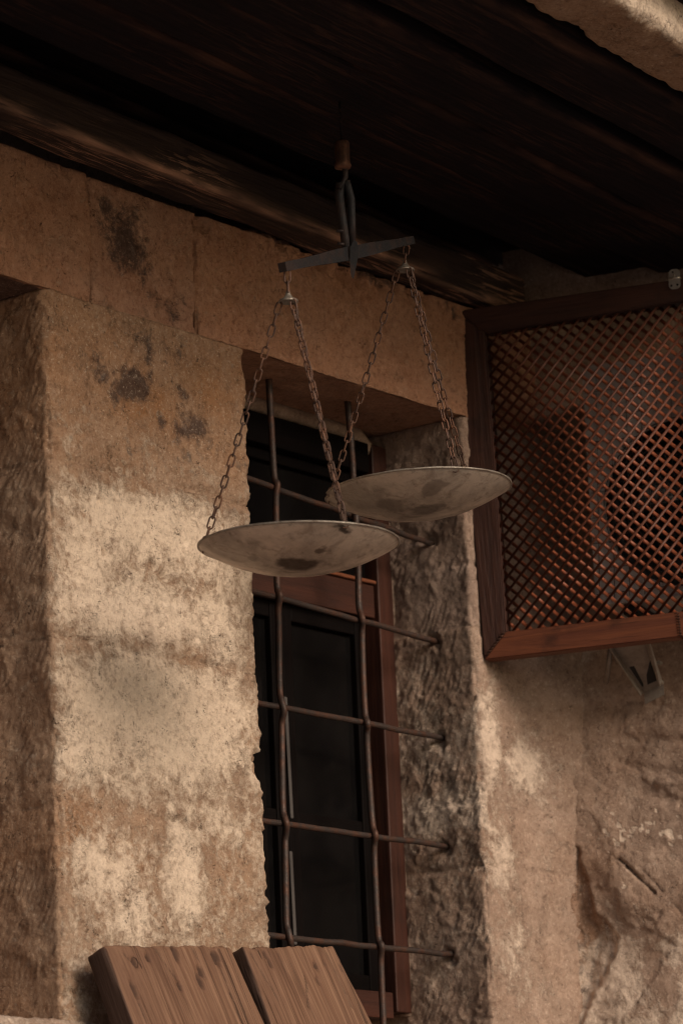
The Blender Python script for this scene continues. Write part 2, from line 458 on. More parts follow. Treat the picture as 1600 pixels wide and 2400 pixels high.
for (x, y, rr) in [(288, 945, .006), (437, 1027, .009), (308, 1090, .008), (237, 1268, .012), (210, 1858, .008), (286, 1795, .007), (130, 1030, .012), (190, 1170, .007),
                   (602, 1762, .034), (596, 1745, .022), (606, 1880, .012), (618, 1960, .014), (372, 1325, .012), (345, 1295, .010), (230, 1150, .010), (420, 1885, .009),
                   (360, 1720, .009), (285, 1790, .005), (585, 1300, .012), (575, 1060, .012), (612, 2050, .013), (596, 1480, .012), (240, 540, .016), (300, 620, .014), (400, 715, .010),
                   (700, 735, .008), (825, 640, .022), (790, 625, .026), (870, 650, .022), (905, 660, .018), (940, 670, .016), (460, 512, .026), (640, 556, .022), (560, 540, .014), (700, 585, .020), (735, 598, .026), (330, 460, .014), (150, 392, .014), (980, 690, .020), (1300, 1800, .024), (1160, 1720, .006), (1105, 1835, .014),
                   (1245, 1880, .008), (150, 2290, .016), (140, 2230, .014), (300, 1500, .008), (180, 2310, .010)]:
    c = on(x, y, 1, 0.0); CHIPS.append((c[0], c[1]-rr*.25, c[2], rr))
for zb_ in (3.117, 2.916, 2.72, 2.512, 2.306):
    CHIPS += [(.930, .098, zb_, .020), (.928, .085, zb_-.012, .014)]
def comb(P, ang, freq, warp):
    t = P[:, 0]*math.cos(ang)+P[:, 1]*.7+P[:, 2]*math.sin(ang)+warp
    return np.sin(t*freq)
def stone_disp(P, N, amp, seed, layer=None, joints=True):
    h = amp*(.9*fbm(P*7, 3, .5, seed)+.55*fbm(P*28, 4, .55, seed+3))+amp*.30*fbm(P*95, 2, .5, seed+5)
    side = np.clip(np.abs(N[:, 0])-.5, 0, .5)*2
    # chiselled reveals: rough, slanting tool furrows
    w = .03*fbm(P*6, 3, .5, 9)
    patch = sst(-.05, .2, fbm(P*np.array([9, 9, 6]), 3, .5, 21))
    furrow = np.abs(fbm(P*np.array([60, 95, 24])+4*fbm(P*9, 2)[:, None], 3, .55, 31))
    h = h + side*(.0050*fbm(P*np.array([13, 14, 15]), 5, .54, 11)+.0010*patch*comb(P, .35, 760, w)-.0007*furrow)
    front = np.clip(-N[:, 1], 0, 1)
    tool = sst(.10, .25, fbm(P*np.array([9, 9, 11]), 3, .5, 44))
    for th_, am, sd_ in ((.05, .0022, 141), (-.12, .0016, 142), (.24, .0016, 143)):
        h = h + (am*front+1.3*am*side)*sst(th_, th_+.03, fbm(P*np.array([9, 9, 9.]), 6, .62, sd_))
    h = h + front*.055*sst(1.04, 1.27, P[:, 0])*np.interp(P[:, 2], [2.2, 2.42, 2.56, 2.8], [0, 0, .5, 1])*(P[:, 2] < LB)
    h = h + front*.0010*tool*np.sin((P[:, 0]+.12*P[:, 2]+w*.3)*700)
    for (cx, cy, cz, rr) in CHIPS:
        d2 = (P[:, 0]-cx)**2+(P[:, 1]-cy)**2+(P[:, 2]-cz)**2
        m = d2 < (rr*1.6)**2
        if m.any():
            d = np.sqrt(d2[m])*(1+.45*fbm(P[m]*70, 2, .5, 2))
            h[m] -= np.maximum(0, rr-d)*1.0
    return h
def stone(name, lo, hi, res, r, amp, seed, mat, parent, faces='xXyzZ', och=0.0, soot=0.0, limeb=0.0, edge=1.0, label=None, flatz=False, shade_down=0.0):
    P, N, Q = block(lo, hi, res, r, faces, flatz)
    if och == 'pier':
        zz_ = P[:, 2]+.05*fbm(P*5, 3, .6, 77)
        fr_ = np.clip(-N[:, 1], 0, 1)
        limeb = fr_*np.interp(zz_, [2.15, 2.42, 2.52, 2.86, 3.18, 3.3], [.22, .25, .31, .26, .0, -.12])-.12*(1-fr_)  # lime kept to the front, fading upward with roof shade painted in
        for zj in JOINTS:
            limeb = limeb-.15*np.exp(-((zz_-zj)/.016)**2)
        soot = np.interp(zz_, [2.2, 2.9, 3.05, 3.15, 3.3], [-.16, -.12, .08, .16, .14])  # upper pier darker: soot plus roof shade put into the colour
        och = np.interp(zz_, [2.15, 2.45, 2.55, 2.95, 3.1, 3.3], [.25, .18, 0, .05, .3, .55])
    h = stone_disp(P, N, amp, 5 if flatz else seed)
    if flatz:
        for xj in (-.158, .127):
            dx = P[:, 0]-xj+.010*fbm(P*np.array([1, 1, 9]), 3, .5, 93)
            h -= (P[:, 2] > LB)*.0035*np.exp(-(dx/.005)**2)*np.clip(.6+1.4*fbm(P*9, 3, .5, 94), 0, 1)
    if flatz:                                     # smeared, half filled bed joints
        for zj in JOINTS:
            dz = P[:, 2]-zj+.012*fbm(P*np.array([7, 7, 1]), 3, .5, 91)
            h -= (.0045*np.exp(-(dz/.005)**2)+.0022*np.exp(-(dz/.018)**2))*np.clip(.55+1.6*fbm(P*9, 3, .5, 92), 0, 1)
    # worn arrises: corners eaten unevenly
    near = np.zeros(len(P)); cnt = np.sort(np.abs(N), axis=1)[:, 1]
    h -= edge*sst(.10, .6, cnt)*(.012*np.clip(fbm(P*15, 4, .6, 8)+.12, 0, 1)+.007*np.clip(fbm(P*55, 3, .65, 9), -.5, 1))
    lime = np.clip(blobs(P, LIME_LIT)+.30*fbm(P*11, 4, .6, 51)+limeb, 0, 1)
    so = np.clip(.8*blobs(P+.018*np.stack([fbm(P*13, 3, .6, 63), 0*P[:, 0], 1.6*fbm(P*13, 3, .6, 64)], 1), SOOT)+.20*fbm(P*12, 4, .6, 61)*(P[:, 2] > 2.95)+soot+shade_down*np.clip(-N[:, 2], 0, 1), 0, 1)
    oc = np.clip(blobs(P, OCH)+och+.5*fbm(P*6, 4, .6, 71), 0, 1)
    h += .0016*sst(.3, .5, lime+.3*fbm(P*42, 3, .6, 52))*np.clip(-N[:, 1], 0, 1)
    P = P+N*h[:, None]
    A = np.stack([lime, so, oc, np.ones(len(P))], 1)
    o = link(name, mesh(name, P, Q, True, A), mat, parent)
    if label: o['label'] = label
    return o

wall = tag(empty('stone_wall', (.5, 0.2, 0)), 'weathered limestone wall with a pale patched pier left of the barred window', 'wall')
R4 = .0040
JOINTS = (3.052, 2.748, 2.468)
stone('stone_block', (-1.7, 0, LB), (-.158, .45, 3.575), .005, .006, .004, 1, M['lintel'], wall, 'xXyzZ', .35, .06, flatz=True, shade_down=.9)  # soffit painted dark to stand in for its shade
stone('stone_block', (-.158, .003, LB), (.127, .45, 3.572), R4, .006, .009, 2, M['lintel'], wall, 'xXyzZ', .1, .12, flatz=True)
stone('stone_block', (.127, 0, LB), (1.32, .45, 3.572), R4, .006, .005, 3, M['lintel'], wall, 'xXyzZ', .38, .05, flatz=True)
stone('stone_block', (.30, .01, 3.55), (.44, .10, 3.60), R4, .03, .012, 33, M['lintel'], wall, 'xXyzZ', .2)
stone('stone_block', (-1.7, .12, 3.562), (1.32, .45, 3.80), .02, .01, .006, 4, M['reveal'], wall, 'yz')
# pier, four courses seen and the rest below
pz = [LB-.0005, 3.052, 2.748, 2.468, 2.10]
for k in range(4):
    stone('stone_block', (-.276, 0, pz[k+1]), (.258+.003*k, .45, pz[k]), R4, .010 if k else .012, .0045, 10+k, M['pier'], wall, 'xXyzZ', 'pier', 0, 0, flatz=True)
# jamb right of the window
jz = [LB-.001, 2.93, 2.585, 2.10]
for k in range(3):
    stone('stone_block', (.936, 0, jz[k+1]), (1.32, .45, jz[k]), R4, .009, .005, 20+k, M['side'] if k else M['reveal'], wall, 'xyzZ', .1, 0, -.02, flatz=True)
# filler between jamb and window frame, rounded at the head
V, Fc = tube([(.943, .200, 2.2), (.943, .200, 3.21), (.915, .205, 3.29), (.86, .205, 3.33), (.70, .205, 3.335), (.25, .205, 3.335)], .018, 8)
V = [Vector(v)+Vector((0, 0, 0)) for v in V]
link('mortar_bead', mesh('mortar_bead', V, Fc), M['side'], wall)
# sills and the wall below
stone('stone_block', (-1.7, -.012, 1.99), (-.205, .45, 2.118), .008, .012, .005, 30, M['side'], wall, 'xXyzZ', 0, -.2, .25)
zz = [2.10, 1.6, 1.1, .55, 0]
for k in range(4):
    xs = [-1.7, -.95+.2*(k % 2), -.15-.2*(k % 2), .55+.15*(k % 2), 1.32]
    for i in range(4):
        top = 1.988 if (k == 0 and i < 2) else zz[k]-.002
        stone('stone_block', (xs[i]+.002, .004, zz[k+1]+.002), (xs[i+1]-.002, .45, top), .03, .012, .006, 40+k*4+i, M['side'], wall, 'xXyzZ')
stone('stone_block', (-1.7, .30, 2.118), (-.27, .45, LB), .03, .01, .006, 70, M['reveal'], wall, 'y')

# the dark room behind the window
rv = [(.0, .46, 1.9), (1.32, .46, 1.9), (1.32, 1.9, 1.9), (0, 1.9, 1.9), (.0, .46, 3.7), (1.32, .46, 3.7), (1.32, 1.9, 3.7), (0, 1.9, 3.7)]
rm = mesh('room', rv, [(0, 1, 2, 3), (7, 6, 5, 4), (1, 5, 6, 2), (2, 6, 7, 3), (3, 7, 4, 0)], False)
o = link('room', rm, M['dark']); o['kind'] = 'structure'; o['label'] = 'unlit room behind the barred window'

# ------------------------------------------------------------------ slanting side wall
SO = np.array([1.225, 0.0, 0.0]); SD = np.array([.28, -.96, 0.0]); SN = np.array([-.96, -.28, 0.0])
def side_uv(x, y):
    p = onp(x, y, SO, SN)-SO
    return float(p@SD), float(p[2])
side = tag(empty('side_wall', (1.4, -.6, 0)), 'rough brown plastered wall at right, broken open at its corner below the lattice', 'wall')
def poly_sd(U, Z, poly):
    inside = np.zeros(len(U), bool); d = np.full(len(U), 9.0)
    n = len(poly)
    for i in range(n):
        (x1, y1), (x2, y2) = poly[i], poly[(i+1) % n]
        ex, ey = x2-x1, y2-y1
        t = np.clip(((U-x1)*ex+(Z-y1)*ey)/(ex*ex+ey*ey), 0, 1)
        d = np.minimum(d, np.hypot(U-x1-t*ex, Z-y1-t*ey))
        c = ((y1 > Z) != (y2 > Z)) & (U < ex*(Z-y1)/(ey if ey else 1e-9)+x1)
        inside ^= c
    return np.where(inside, d, -d)
def side_mesh(u0, u1, z0, z1, res, detail=True):
    U, Z = np.meshgrid(np.arange(u0, u1+res*.5, res), np.arange(z0, z1+res*.5, res), indexing='ij')
    nu, nz = U.shape; u = U.ravel(); z = Z.ravel()
    P0 = SO+u[:, None]*SD; P0[:, 2] = z
    h = .016*fbm(P0*4.5, 3, .5, 81)+.0065*fbm(P0*np.array([13, 13, 17]), 4, .5, 82)+.0018*fbm(P0*60, 3, .6, 83)
    for th_, am, sd_ in ((.06, .0035, 131), (-.10, .0028, 132)):
        h += am*sst(th_, th_+.04, fbm(P0*np.array([5, 5, 6.5]), 5, .55, sd_))
    h += .030*np.exp(-np.maximum(u, 0)/.07)          # plaster rounds into the corner
    lime = np.zeros(len(u)); soot = np.zeros(len(u)); och = np.clip(.15+.6*fbm(P0*5, 4, .6, 84), 0, 1)
    if detail:
        pl = [side_uv(*q) for q in [(1300, 1935), (1335, 1945), (1356, 2030), (1372, 2085), (1422, 2150), (1415, 2185), (1395, 2235), (1365, 2290), (1345, 2352), (1335, 2420), (1265, 2420), (1290, 2200), (1285, 2080)]]
        wob = .010*fbm(P0*22, 4, .6, 85)
        sd = poly_sd(u, z, pl)+wob
        deep = sst(0, .010, sd)
        h -= .016*sst(-.07, .02, sd)+deep*(.012+.012*fbm(P0*np.array([60, 60, 9]), 3, .6, 86)+.012*sst(.0, .05, sd))
        soot = np.maximum(soot, deep*(.25+.25*sst(.0, .04, sd)))  # hollow coloured darker towards its middle
        och = np.clip(och+.5*deep, 0, 1)
        # hairline cracks and the ledge of the upper rubble
        for (a, b, wd, dp) in [((1425, 1975), (1505, 2052), .004, .010), ((1480, 1815), (1600, 1850), .020, .006), ((1420, 1750), (1600, 1790), .014, .004),
                               ((1290, 1690), (1345, 1720), .010, .006), ((1440, 1700), (1600, 1700), .012, .0035), ((1300, 1790), (1310, 1870), .016, .014), ((1480, 2000), (1568, 2100), .003, .004)]:
            (x1, y1), (x2, y2) = side_uv(*a), side_uv(*b)
            ex, ey = x2-x1, y2-y1
            t = np.clip(((u-x1)*ex+(z-y1)*ey)/(ex*ex+ey*ey), 0, 1)
            d = np.hypot(u-x1-t*ex, z-y1-t*ey)+max(.006, wd*1.3)*fbm(P0*24, 4, .65, 87)
            h -= dp*sst(wd, 0, d)
            soot = np.maximum(soot, .7*sst(wd*.7, 0, d) if wd < .006 else 0)
        rl = random.Random(5)
        dots = [(1438, 2040, 6), (1555, 1875, 5), (1540, 1940, 5), (1410, 1870, 5), (1505, 1862, 4), (1480, 2120, 3), (1470, 1855, 3), (1400, 1960, 3)]
        for (x, y, n_, w_) in ((1438, 1908, 9, 18), (1480, 1893, 9, 16), (1425, 1930, 8, 16), (1530, 1915, 9, 16), (1395, 1925, 4, 12)):
            dots += [(x+rl.gauss(0, w_*.7), y+rl.gauss(0, w_*.5), rl.uniform(3, 7.5)) for _ in range(n_)]
        for (x, y, rr) in dots:
            cu, cz = side_uv(x, y)
            d = np.hypot(u-cu, (z-cz)*1.1)
            lime = np.maximum(lime, rl.uniform(.6, 1)*sst(.42, .62, np.exp(-(d/(rr*.00095))**2)+.35*fbm(P0*170, 2, .6, 88)))
        lime = np.maximum(lime, .6*sst(.1, .5, fbm(P0*5, 4, .6, 89)+.5*sst(2.40, 2.28, z)-.1))
    P = P0+SN*h[:, None]
    idx = np.arange(nu*nz).reshape(nu, nz)
    Q = np.stack([idx[:-1, :-1], idx[1:, :-1], idx[1:, 1:], idx[:-1, 1:]], -1).reshape(-1, 4)[:, ::-1]
    return mesh('plaster', P, Q, True, np.stack([lime, soot, och, np.ones(len(u))], 1))
link('plaster', side_mesh(-.06, .80, 2.08, 3.02, .004), M['side'], side)
link('plaster', side_mesh(-.06, 2.6, 3.02, 4.4, .03, False), M['side'], side)
link('plaster', side_mesh(.80, 2.6, 0, 3.02, .03, False), M['side'], side)
link('plaster', side_mesh(-.06, .80, 0, 2.08, .03, False), M['side'], side)

# ------------------------------------------------------------------ porch roof
roof = tag(empty('porch_roof', (.0, -.5, 3.6)), 'dark timber porch roof of long beams under a pale stone eave', 'roof')
def timber(p, q, wd, ht, res, r, amp, seed, mat, name='beam'):
    """p, q: ends of the lower front edge; the beam goes back by wd and up by ht"""
    p, q = Vector(p), Vector(q); d = q-p; L = d.length
    Mx = frame(p, d, (-d.y, d.x, 0) if d.x > 0 else (0, 1, 0))
    P, N, Q = block((0, 0, 0), (L, wd, ht), (res*3, res, res), r)
    h = amp*(fbm(P*np.array([2, 9, 9]), 3, .5, seed)+.6*fbm(P*np.array([7, 45, 45]), 3, .6, seed+1))
    cnt = np.sort(np.abs(N), axis=1)[:, 1]
    h -= sst(.2, .6, cnt)*amp*1.6*np.clip(fbm(P*np.array([9, 20, 20]), 3, .6, seed+2)+.2, 0, 1)
    P = P+N*h[:, None]
    de = np.hypot(np.maximum(P[:, 1], 0), np.maximum(P[:, 2], 0))
    wr = np.clip(np.exp(-(de/.011)**2)*(.35+1.5*fbm(P*np.array([5, 30, 30]), 3, .6, seed+5)), 0, 1)  # lower front edge paler: wear plus the light it catches, painted
    return link(name, mesh(name, P, Q, True, np.stack([wr, wr*0, wr*0, wr*0+1], 1)), mat, roof, Mx)
def ext(a, b, x0, x1, z):
    a, b = np.array(a), np.array(b); s = (b-a)/(b[0]-a[0])
    p = a+s*(x0-a[0]); q = a+s*(x1-a[0]); return (p[0], p[1], z), (q[0], q[1], z)
timber(*ext((-.516, -.125), (1.0, -.050), -2.3, 1.12, 3.578), .085, .078, .006, .009, .009, 5, M['beam'])
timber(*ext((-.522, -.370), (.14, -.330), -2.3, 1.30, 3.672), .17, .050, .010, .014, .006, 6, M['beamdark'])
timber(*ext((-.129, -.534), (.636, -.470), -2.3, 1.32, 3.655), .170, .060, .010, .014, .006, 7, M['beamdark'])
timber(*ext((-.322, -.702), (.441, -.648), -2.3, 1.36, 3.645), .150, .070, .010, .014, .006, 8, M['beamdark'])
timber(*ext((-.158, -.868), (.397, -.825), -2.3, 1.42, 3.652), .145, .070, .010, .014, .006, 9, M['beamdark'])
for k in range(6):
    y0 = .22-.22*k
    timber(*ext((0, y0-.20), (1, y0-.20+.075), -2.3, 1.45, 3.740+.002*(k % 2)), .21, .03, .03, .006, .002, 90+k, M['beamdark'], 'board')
# stone eave lying on the beam ends
ed = Vector((1, .108, 0)).normalized()
Me = frame((-2.3, -1.245, 3.668), ed, (-ed.y, ed.x, 0))
P, N, Q = block((0, 0, 0), (3.9, .128, .50), (.012, .009, .009), .022)
h = .014*fbm(P*7, 4, .55, 14)+.006*fbm(P*40, 3, .6, 15)
h -= .02*np.clip(fbm(P*14, 3, .6, 17), 0, 1)*sst(.2, .6, np.sort(np.abs(N), axis=1)[:, 1])
lm = (.75+.45*fbm(P*9, 4, .6, 16))*np.clip(-N[:, 1], 0, 1)  # sunlit front painted in as a paler face
P = P+N*h[:, None]
link('eave_slab', mesh('eave_slab', P, Q, True, np.stack([lm, .35*np.clip(fbm(P*12, 3, .6, 18), 0, 1)+.22*np.clip(-N[:, 2], 0, 1), .3+0*lm, 1+0*lm], 1)), M['pier'], roof, Me)  # underside darkened in the colour for its shade
v, f = boxm((0, .130, .112), (3.9, 2.0, .40), .02)
link('unseen_roof_cover', mesh('unseen_roof_cover', v, f), M['roofearth'], roof, Me)  # unseen cover added above the boards to block light

# ------------------------------------------------------------------ wooden window
win = tag(empty('wooden_window', (.6, .22, 2.2)), 'dark glazed window in a red brown wooden frame, set deep behind the iron bars', 'window')
def stick(name, a, b, wd, dp, mat, parent, seed=0, bev=.003, up=(0, 1, 0)):
    """bar from a to b, wd across, dp deep along `up`"""
    a, b = Vector(a), Vector(b); L = (b-a).length
    Mx = frame(a, b-a, up)
    V, Fc = boxm((0, 0, -wd/2), (L, dp, wd/2), bev)
    return link(name, mesh(name, V, Fc, False), mat, parent, Mx)
WX0, WX1, WZ0, WZ1 = .235, .934, 2.205, 3.315
YF = .185
stick('stile', (WX1-.024, YF, WZ0), (WX1-.024, YF, WZ1), .048, .06, M['window'], win)
stick('stile', (WX0+.028, YF, WZ0), (WX0+.028, YF, WZ1), .056, .06, M['window'], win)
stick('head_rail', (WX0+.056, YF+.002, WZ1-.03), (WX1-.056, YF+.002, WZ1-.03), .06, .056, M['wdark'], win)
stick('sill_rail', (WX0+.056, YF+.002, WZ0+.012), (WX1-.056, YF+.002, WZ0+.012), .05, .056, M['window'], win)
ZT = on(760, 1360, 1, .19)[2]
tr = stick('transom', (WX0+.056, YF+.004, ZT), (WX1-.056, YF+.004, ZT), .066, .052, M['window'], win)
stick('bead', (WX0+.056, YF-.003, ZT+.037), (WX1-.056, YF-.003, ZT+.037), .008, .02, M['lattice'], tr)
# upper sash
def sash(x0, x1, z0, z1, y, w, mat, muntin=None):
    s = stick('sash', (x0+w/2, y, z0), (x0+w/2, y, z1), w, .035, mat, win)
    stick('sash_stile', (x1-w/2, y, z0), (x1-w/2, y, z1), w, .035, mat, s)
    stick('sash_rail', (x0+w, y+.001, z0+w/2), (x1-w, y+.001, z0+w/2), w, .033, mat, s)
    stick('sash_rail', (x0+w, y+.001, z1-w/2), (x1-w, y+.001, z1-w/2), w, .033, mat, s)
    zs = [z0+w]+([muntin] if muntin else [])+[z1-w]
    if muntin: stick('glazing_bar', (x0+w, y+.002, muntin), (x1-w, y+.002, muntin), .022, .028, mat, s)
    for a, b in zip(zs[:-1], zs[1:]):
        v, f = boxm((x0+w-.004, y+.014, a-.004), (x1-w+.004, y+.019, b+.004), .0005)
        link('pane', mesh('pane', v, f, False), M['glass'], s)
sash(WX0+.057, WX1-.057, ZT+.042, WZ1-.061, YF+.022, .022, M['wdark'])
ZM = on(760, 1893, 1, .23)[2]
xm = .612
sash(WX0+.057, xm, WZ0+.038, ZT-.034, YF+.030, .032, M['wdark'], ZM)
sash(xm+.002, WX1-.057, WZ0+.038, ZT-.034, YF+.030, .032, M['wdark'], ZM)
for (a, b) in (((657, 1600), (672, 1880)), ((669, 1955), (680, 2170))):
    p, q = on(*a, 1, .212), on(*b, 1, .212)
    o = stick('curtain_edge', p, q, .009, .003, M['curtain'], win)

# ------------------------------------------------------------------ iron grille
gr = tag(empty('iron_grille', (.6, .09, 2.2)), 'rusty iron grille of upright and level bars set into the window reveal', 'grille')
GY = .092
hb = [((578, 1102), (965, 1240)), ((590, 1360), (992, 1470)), ((600, 1615), (1020, 1697)), ((610, 1885), (1030, 1945)), ((625, 2150), (1045, 2193))]
hl = []
for a, b in hb:
    p, q = Vector(on(*a, 1, GY)), Vector(on(*b, 1, GY)); d = (q-p).normalized()
    p = p-d*.10; q = q+d*.05
    hl.append((p, q))
    n = 14
    pts = [p.lerp(q, i/n)+Vector((0, random.uniform(-.0012, .0012), random.uniform(-.0014, .0014))) for i in range(n+1)]
    link('level_bar', mesh('level_bar', *tube(pts, .0057, 10)), M['bar'], gr)
    # mortar collar round the end in the reveal
b1 = [(617, 860), (619, 900), (624, 1000), (630, 1095), (637, 1112), (634, 1140), (634, 1200), (636, 1290), (637, 1350), (643, 1368), (639, 1395), (640, 1450), (642, 1580), (647, 1612), (652, 1632), (647, 1660), (647, 1700), (649, 1850), (654, 1880), (658, 1895), (655, 1925), (655, 1960), (657, 2110), (662, 2140), (667, 2162), (667, 2190), (669, 2260), (672, 2420)]
b2 = [(799, 930), (803, 980), (809, 1060), (813, 1140), (818, 1165), (817, 1190), (822, 1290), (824, 1390), (832, 1422), (831, 1450), (833, 1540), (838, 1640), (844, 1662), (842, 1690), (848, 1800), (855, 1895), (862, 1918), (859, 1945), (861, 2020), (868, 2150), (876, 2172), (874, 2200), (876, 2260), (880, 2352), (884, 2420)]
for b in (b1, b2):
    pts = []
    for (x, y) in b:
        p = Vector(on(x, y, 1, GY))
        near = min(abs((h0+(h1-h0)*((p.x-h0.x)/(h1.x-h0.x))).z-p.z) for h0, h1 in hl)
        yy = -.0125*math.exp(-(near/.014)**2)
        pts.append(Vector(on(x, y, 1, GY+yy)))
    pts.insert(0, pts[0]+(pts[0]-pts[1]).normalized()*.05)
    sm = []
    for i in range(len(pts)-1):
        p0, p1, p2, p3 = pts[max(i-1, 0)], pts[i], pts[i+1], pts[min(i+2, len(pts)-1)]
        for t_ in (0, .25, .5, .75):
            sm.append(.5*((2*p1)+(p2-p0)*t_+(2*p0-5*p1+4*p2-p3)*t_*t_+(3*p1-p0-3*p2+p3)*t_**3))
    pts = sm+[pts[-1]]
    link('upright_bar', mesh('upright_bar', *tube(pts, .0064, 10)), M['bar'], gr)

# ------------------------------------------------------------------ lattice screen
LO = np.array([.962, -.036, 0.0])
def lat(x, y):
    p = onp(x, y, LO, SN)-LO
    return float(p@SD), float(p[2])
corner = {k: lat(*v) for k, v in dict(oTL=(1045, 715), oBL=(1110, 1515), iTL=(1112, 765), iBL=(1160, 1450), oBR=(1555, 1464), iBR=(1555, 1405), oTR=(1568, 640), iTR=(1568, 692)).items()}
s0 = (corner['oTL'][0]+corner['oBL'][0])/2; s0i = (corner['iTL'][0]+corner['iBL'][0])/2
zb, zbi = (corner['oBL'][1]+corner['oBR'][1])/2, (corner['iBL'][1]+corner['iBR'][1])/2
zt, zti = (corner['oTL'][1]+corner['oTR'][1])/2, (corner['iTL'][1]+corner['iTR'][1])/2
s1i = corner['iBR'][0]+.040; s1 = s1i+.062
zat = lambda p, q, s: corner[p][1]+(corner[q][1]-corner[p][1])*(s-corner[p][0])/(corner[q][0]-corner[p][0])
cTL, cBL, ciTL, ciBL = corner['oTL'], corner['oBL'], corner['iTL'], corner['iBL']
cBR, ciBR = (s1, zat('oBL', 'oBR', s1)), (s1i, zat('iBL', 'iBR', s1i))
cTR, ciTR = (s1+.02, zat('oTL', 'oTR', s1+.02)), (s1i+.02, zat('iTL', 'iTR', s1i+.02))
print('LATTICE', corner, s0, s0i, s1i, zb, zbi, zti, zt)
latt = tag(empty('lattice_screen', tuple(LO+SD*.2+np.array([0, 0, zb]))), 'red brown wooden lattice screen of crossed rods in a mitred frame, hung in the corner', 'screen')
ND = Vector(-SN)                     # depth goes away from the viewer
def lp(s, z, d=0.0):
    p = LO+SD*s-SN*d; return (p[0], p[1], z)
TH = .034
def mitre(pts, name, ax, mat=None):
    """four corners (s, z) of a mitred frame piece; extruded TH deep; local X along the piece"""
    a = Vector(lp(*pts[0])); b = Vector(lp(*pts[1]))
    Mx = frame(a, b-a, ND); Mi = Mx.inverted()
    bm = bmesh.new()
    f0 = [bm.verts.new(Mi @ Vector(lp(*p))) for p in pts]; f1 = [bm.verts.new(Mi @ Vector(lp(p[0], p[1], TH))) for p in pts]
    bm.faces.new(f0); bm.faces.new(f1[::-1])
    for i in range(4): bm.faces.new((f0[i], f1[i], f1[(i+1) % 4], f0[(i+1) % 4])[::-1])
    bmesh.ops.recalc_face_normals(bm, faces=bm.faces)
    bmesh.ops.bevel(bm, geom=list(bm.edges), offset=.0022, segments=2, affect='EDGES')
    me = bpy.data.meshes.new(name); bm.to_mesh(me); bm.free()
    return link(name, me, mat or M['lattice'], latt, Mx)
e = .0006
sj = corner['iBR'][0]
cBJ, ciBJ = (sj+.002, zat('oBL', 'oBR', sj)), (sj-.001, zat('iBL', 'iBR', sj))
def off(p, a, b): return (p[0]+a, p[1]+b)
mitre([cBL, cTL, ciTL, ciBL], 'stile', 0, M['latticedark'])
mitre([cBR, cTR, ciTR, ciBR], 'stile', 0)
mitre([off(cBL, e, -e), cBJ, ciBJ, off(ciBL, e, -e)], 'rail', 0)
mitre([off(cBJ, .0012, 0), off(cBR, -e, -e), off(ciBR, -e, -e), off(ciBJ, .0012, 0)], 'rail', 0)
mitre([off(cTL, e, e), off(cTR, -e, e), off(ciTR, -e, e), off(ciTL, e, e)], 'rail', 0, M['latticedark'])  # top rail darkened in its colour for the roof shade
fa_me = mesh('fastener', *tube([(-.0045, 0, 0), (.0035, .0018, 0)], .0011, 5)); fa_me.materials.append(M['copper'])
for (p, q, n_) in ((cBJ, ciBJ, 9), (off(cBL, .006, .006), off(ciBL, -.002, -.002), 8)):
    for i in range(n_):
        t = (i+.5)/n_; s_, z_ = p[0]+(q[0]-p[0])*t, p[1]+(q[1]-p[1])*t
        link('fastener', fa_me, None, latt, frame(lp(s_, z_, -.0006), SD, (0, 0, 1)))
rodV, rodF = tube([(0, 0, 0), (1, 0, 0)], .0034, 8)
rodV2, rodF2 = tube([(0, 0, 0), (1, 0, 0)], .0027, 8)
rod_me = mesh('slat', rodV, rodF); rod_me.materials.append(M['rod'])
bx0, bx1, bz0, bz1 = min(ciBL[0], ciTL[0])-.004, ciTR[0]+.004, min(ciBL[1], ciBR[1])-.004, max(ciTL[1], ciTR[1])+.004
SP = .0260
def rods(ang, depth, phase, rme):
    dx, dz = math.cos(ang), math.sin(ang)
    nx, nz = -dz, dx
    cs = [(bx0, bz0), (bx1, bz0), (bx0, bz1), (bx1, bz1)]
    k0, k1 = min(c[0]*nx+c[1]*nz for c in cs), max(c[0]*nx+c[1]*nz for c in cs)
    st = SP*abs(dz)
    k = k0+st*phase
    while k < k1:
        ox, oz = nx*k, nz*k
        lo, hi = -9, 9
        for o_, d_, a, b in ((ox, dx, bx0, bx1), (oz, dz, bz0, bz1)):
            t0, t1 = sorted(((a-o_)/d_, (b-o_)/d_)); lo = max(lo, t0); hi = min(hi, t1)
        if hi-lo > .012:
            j = random.uniform(-.0006, .0006)
            a = Vector(lp(ox+dx*lo, oz+dz*lo+j, depth)); b = Vector(lp(ox+dx*hi, oz+dz*hi-j, depth))
            Mx = frame(a, b-a, ND) @ Matrix.Diagonal(((b-a).length, 1, 1, 1))
            link('slat', rme, None, latt, Mx)
        k += st
rodf_me = mesh('slat', rodV2, rodF2); rodf_me.materials.append(M['rodfront'])
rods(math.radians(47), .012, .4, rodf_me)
rods(math.radians(-43), .0195, .6, rod_me)

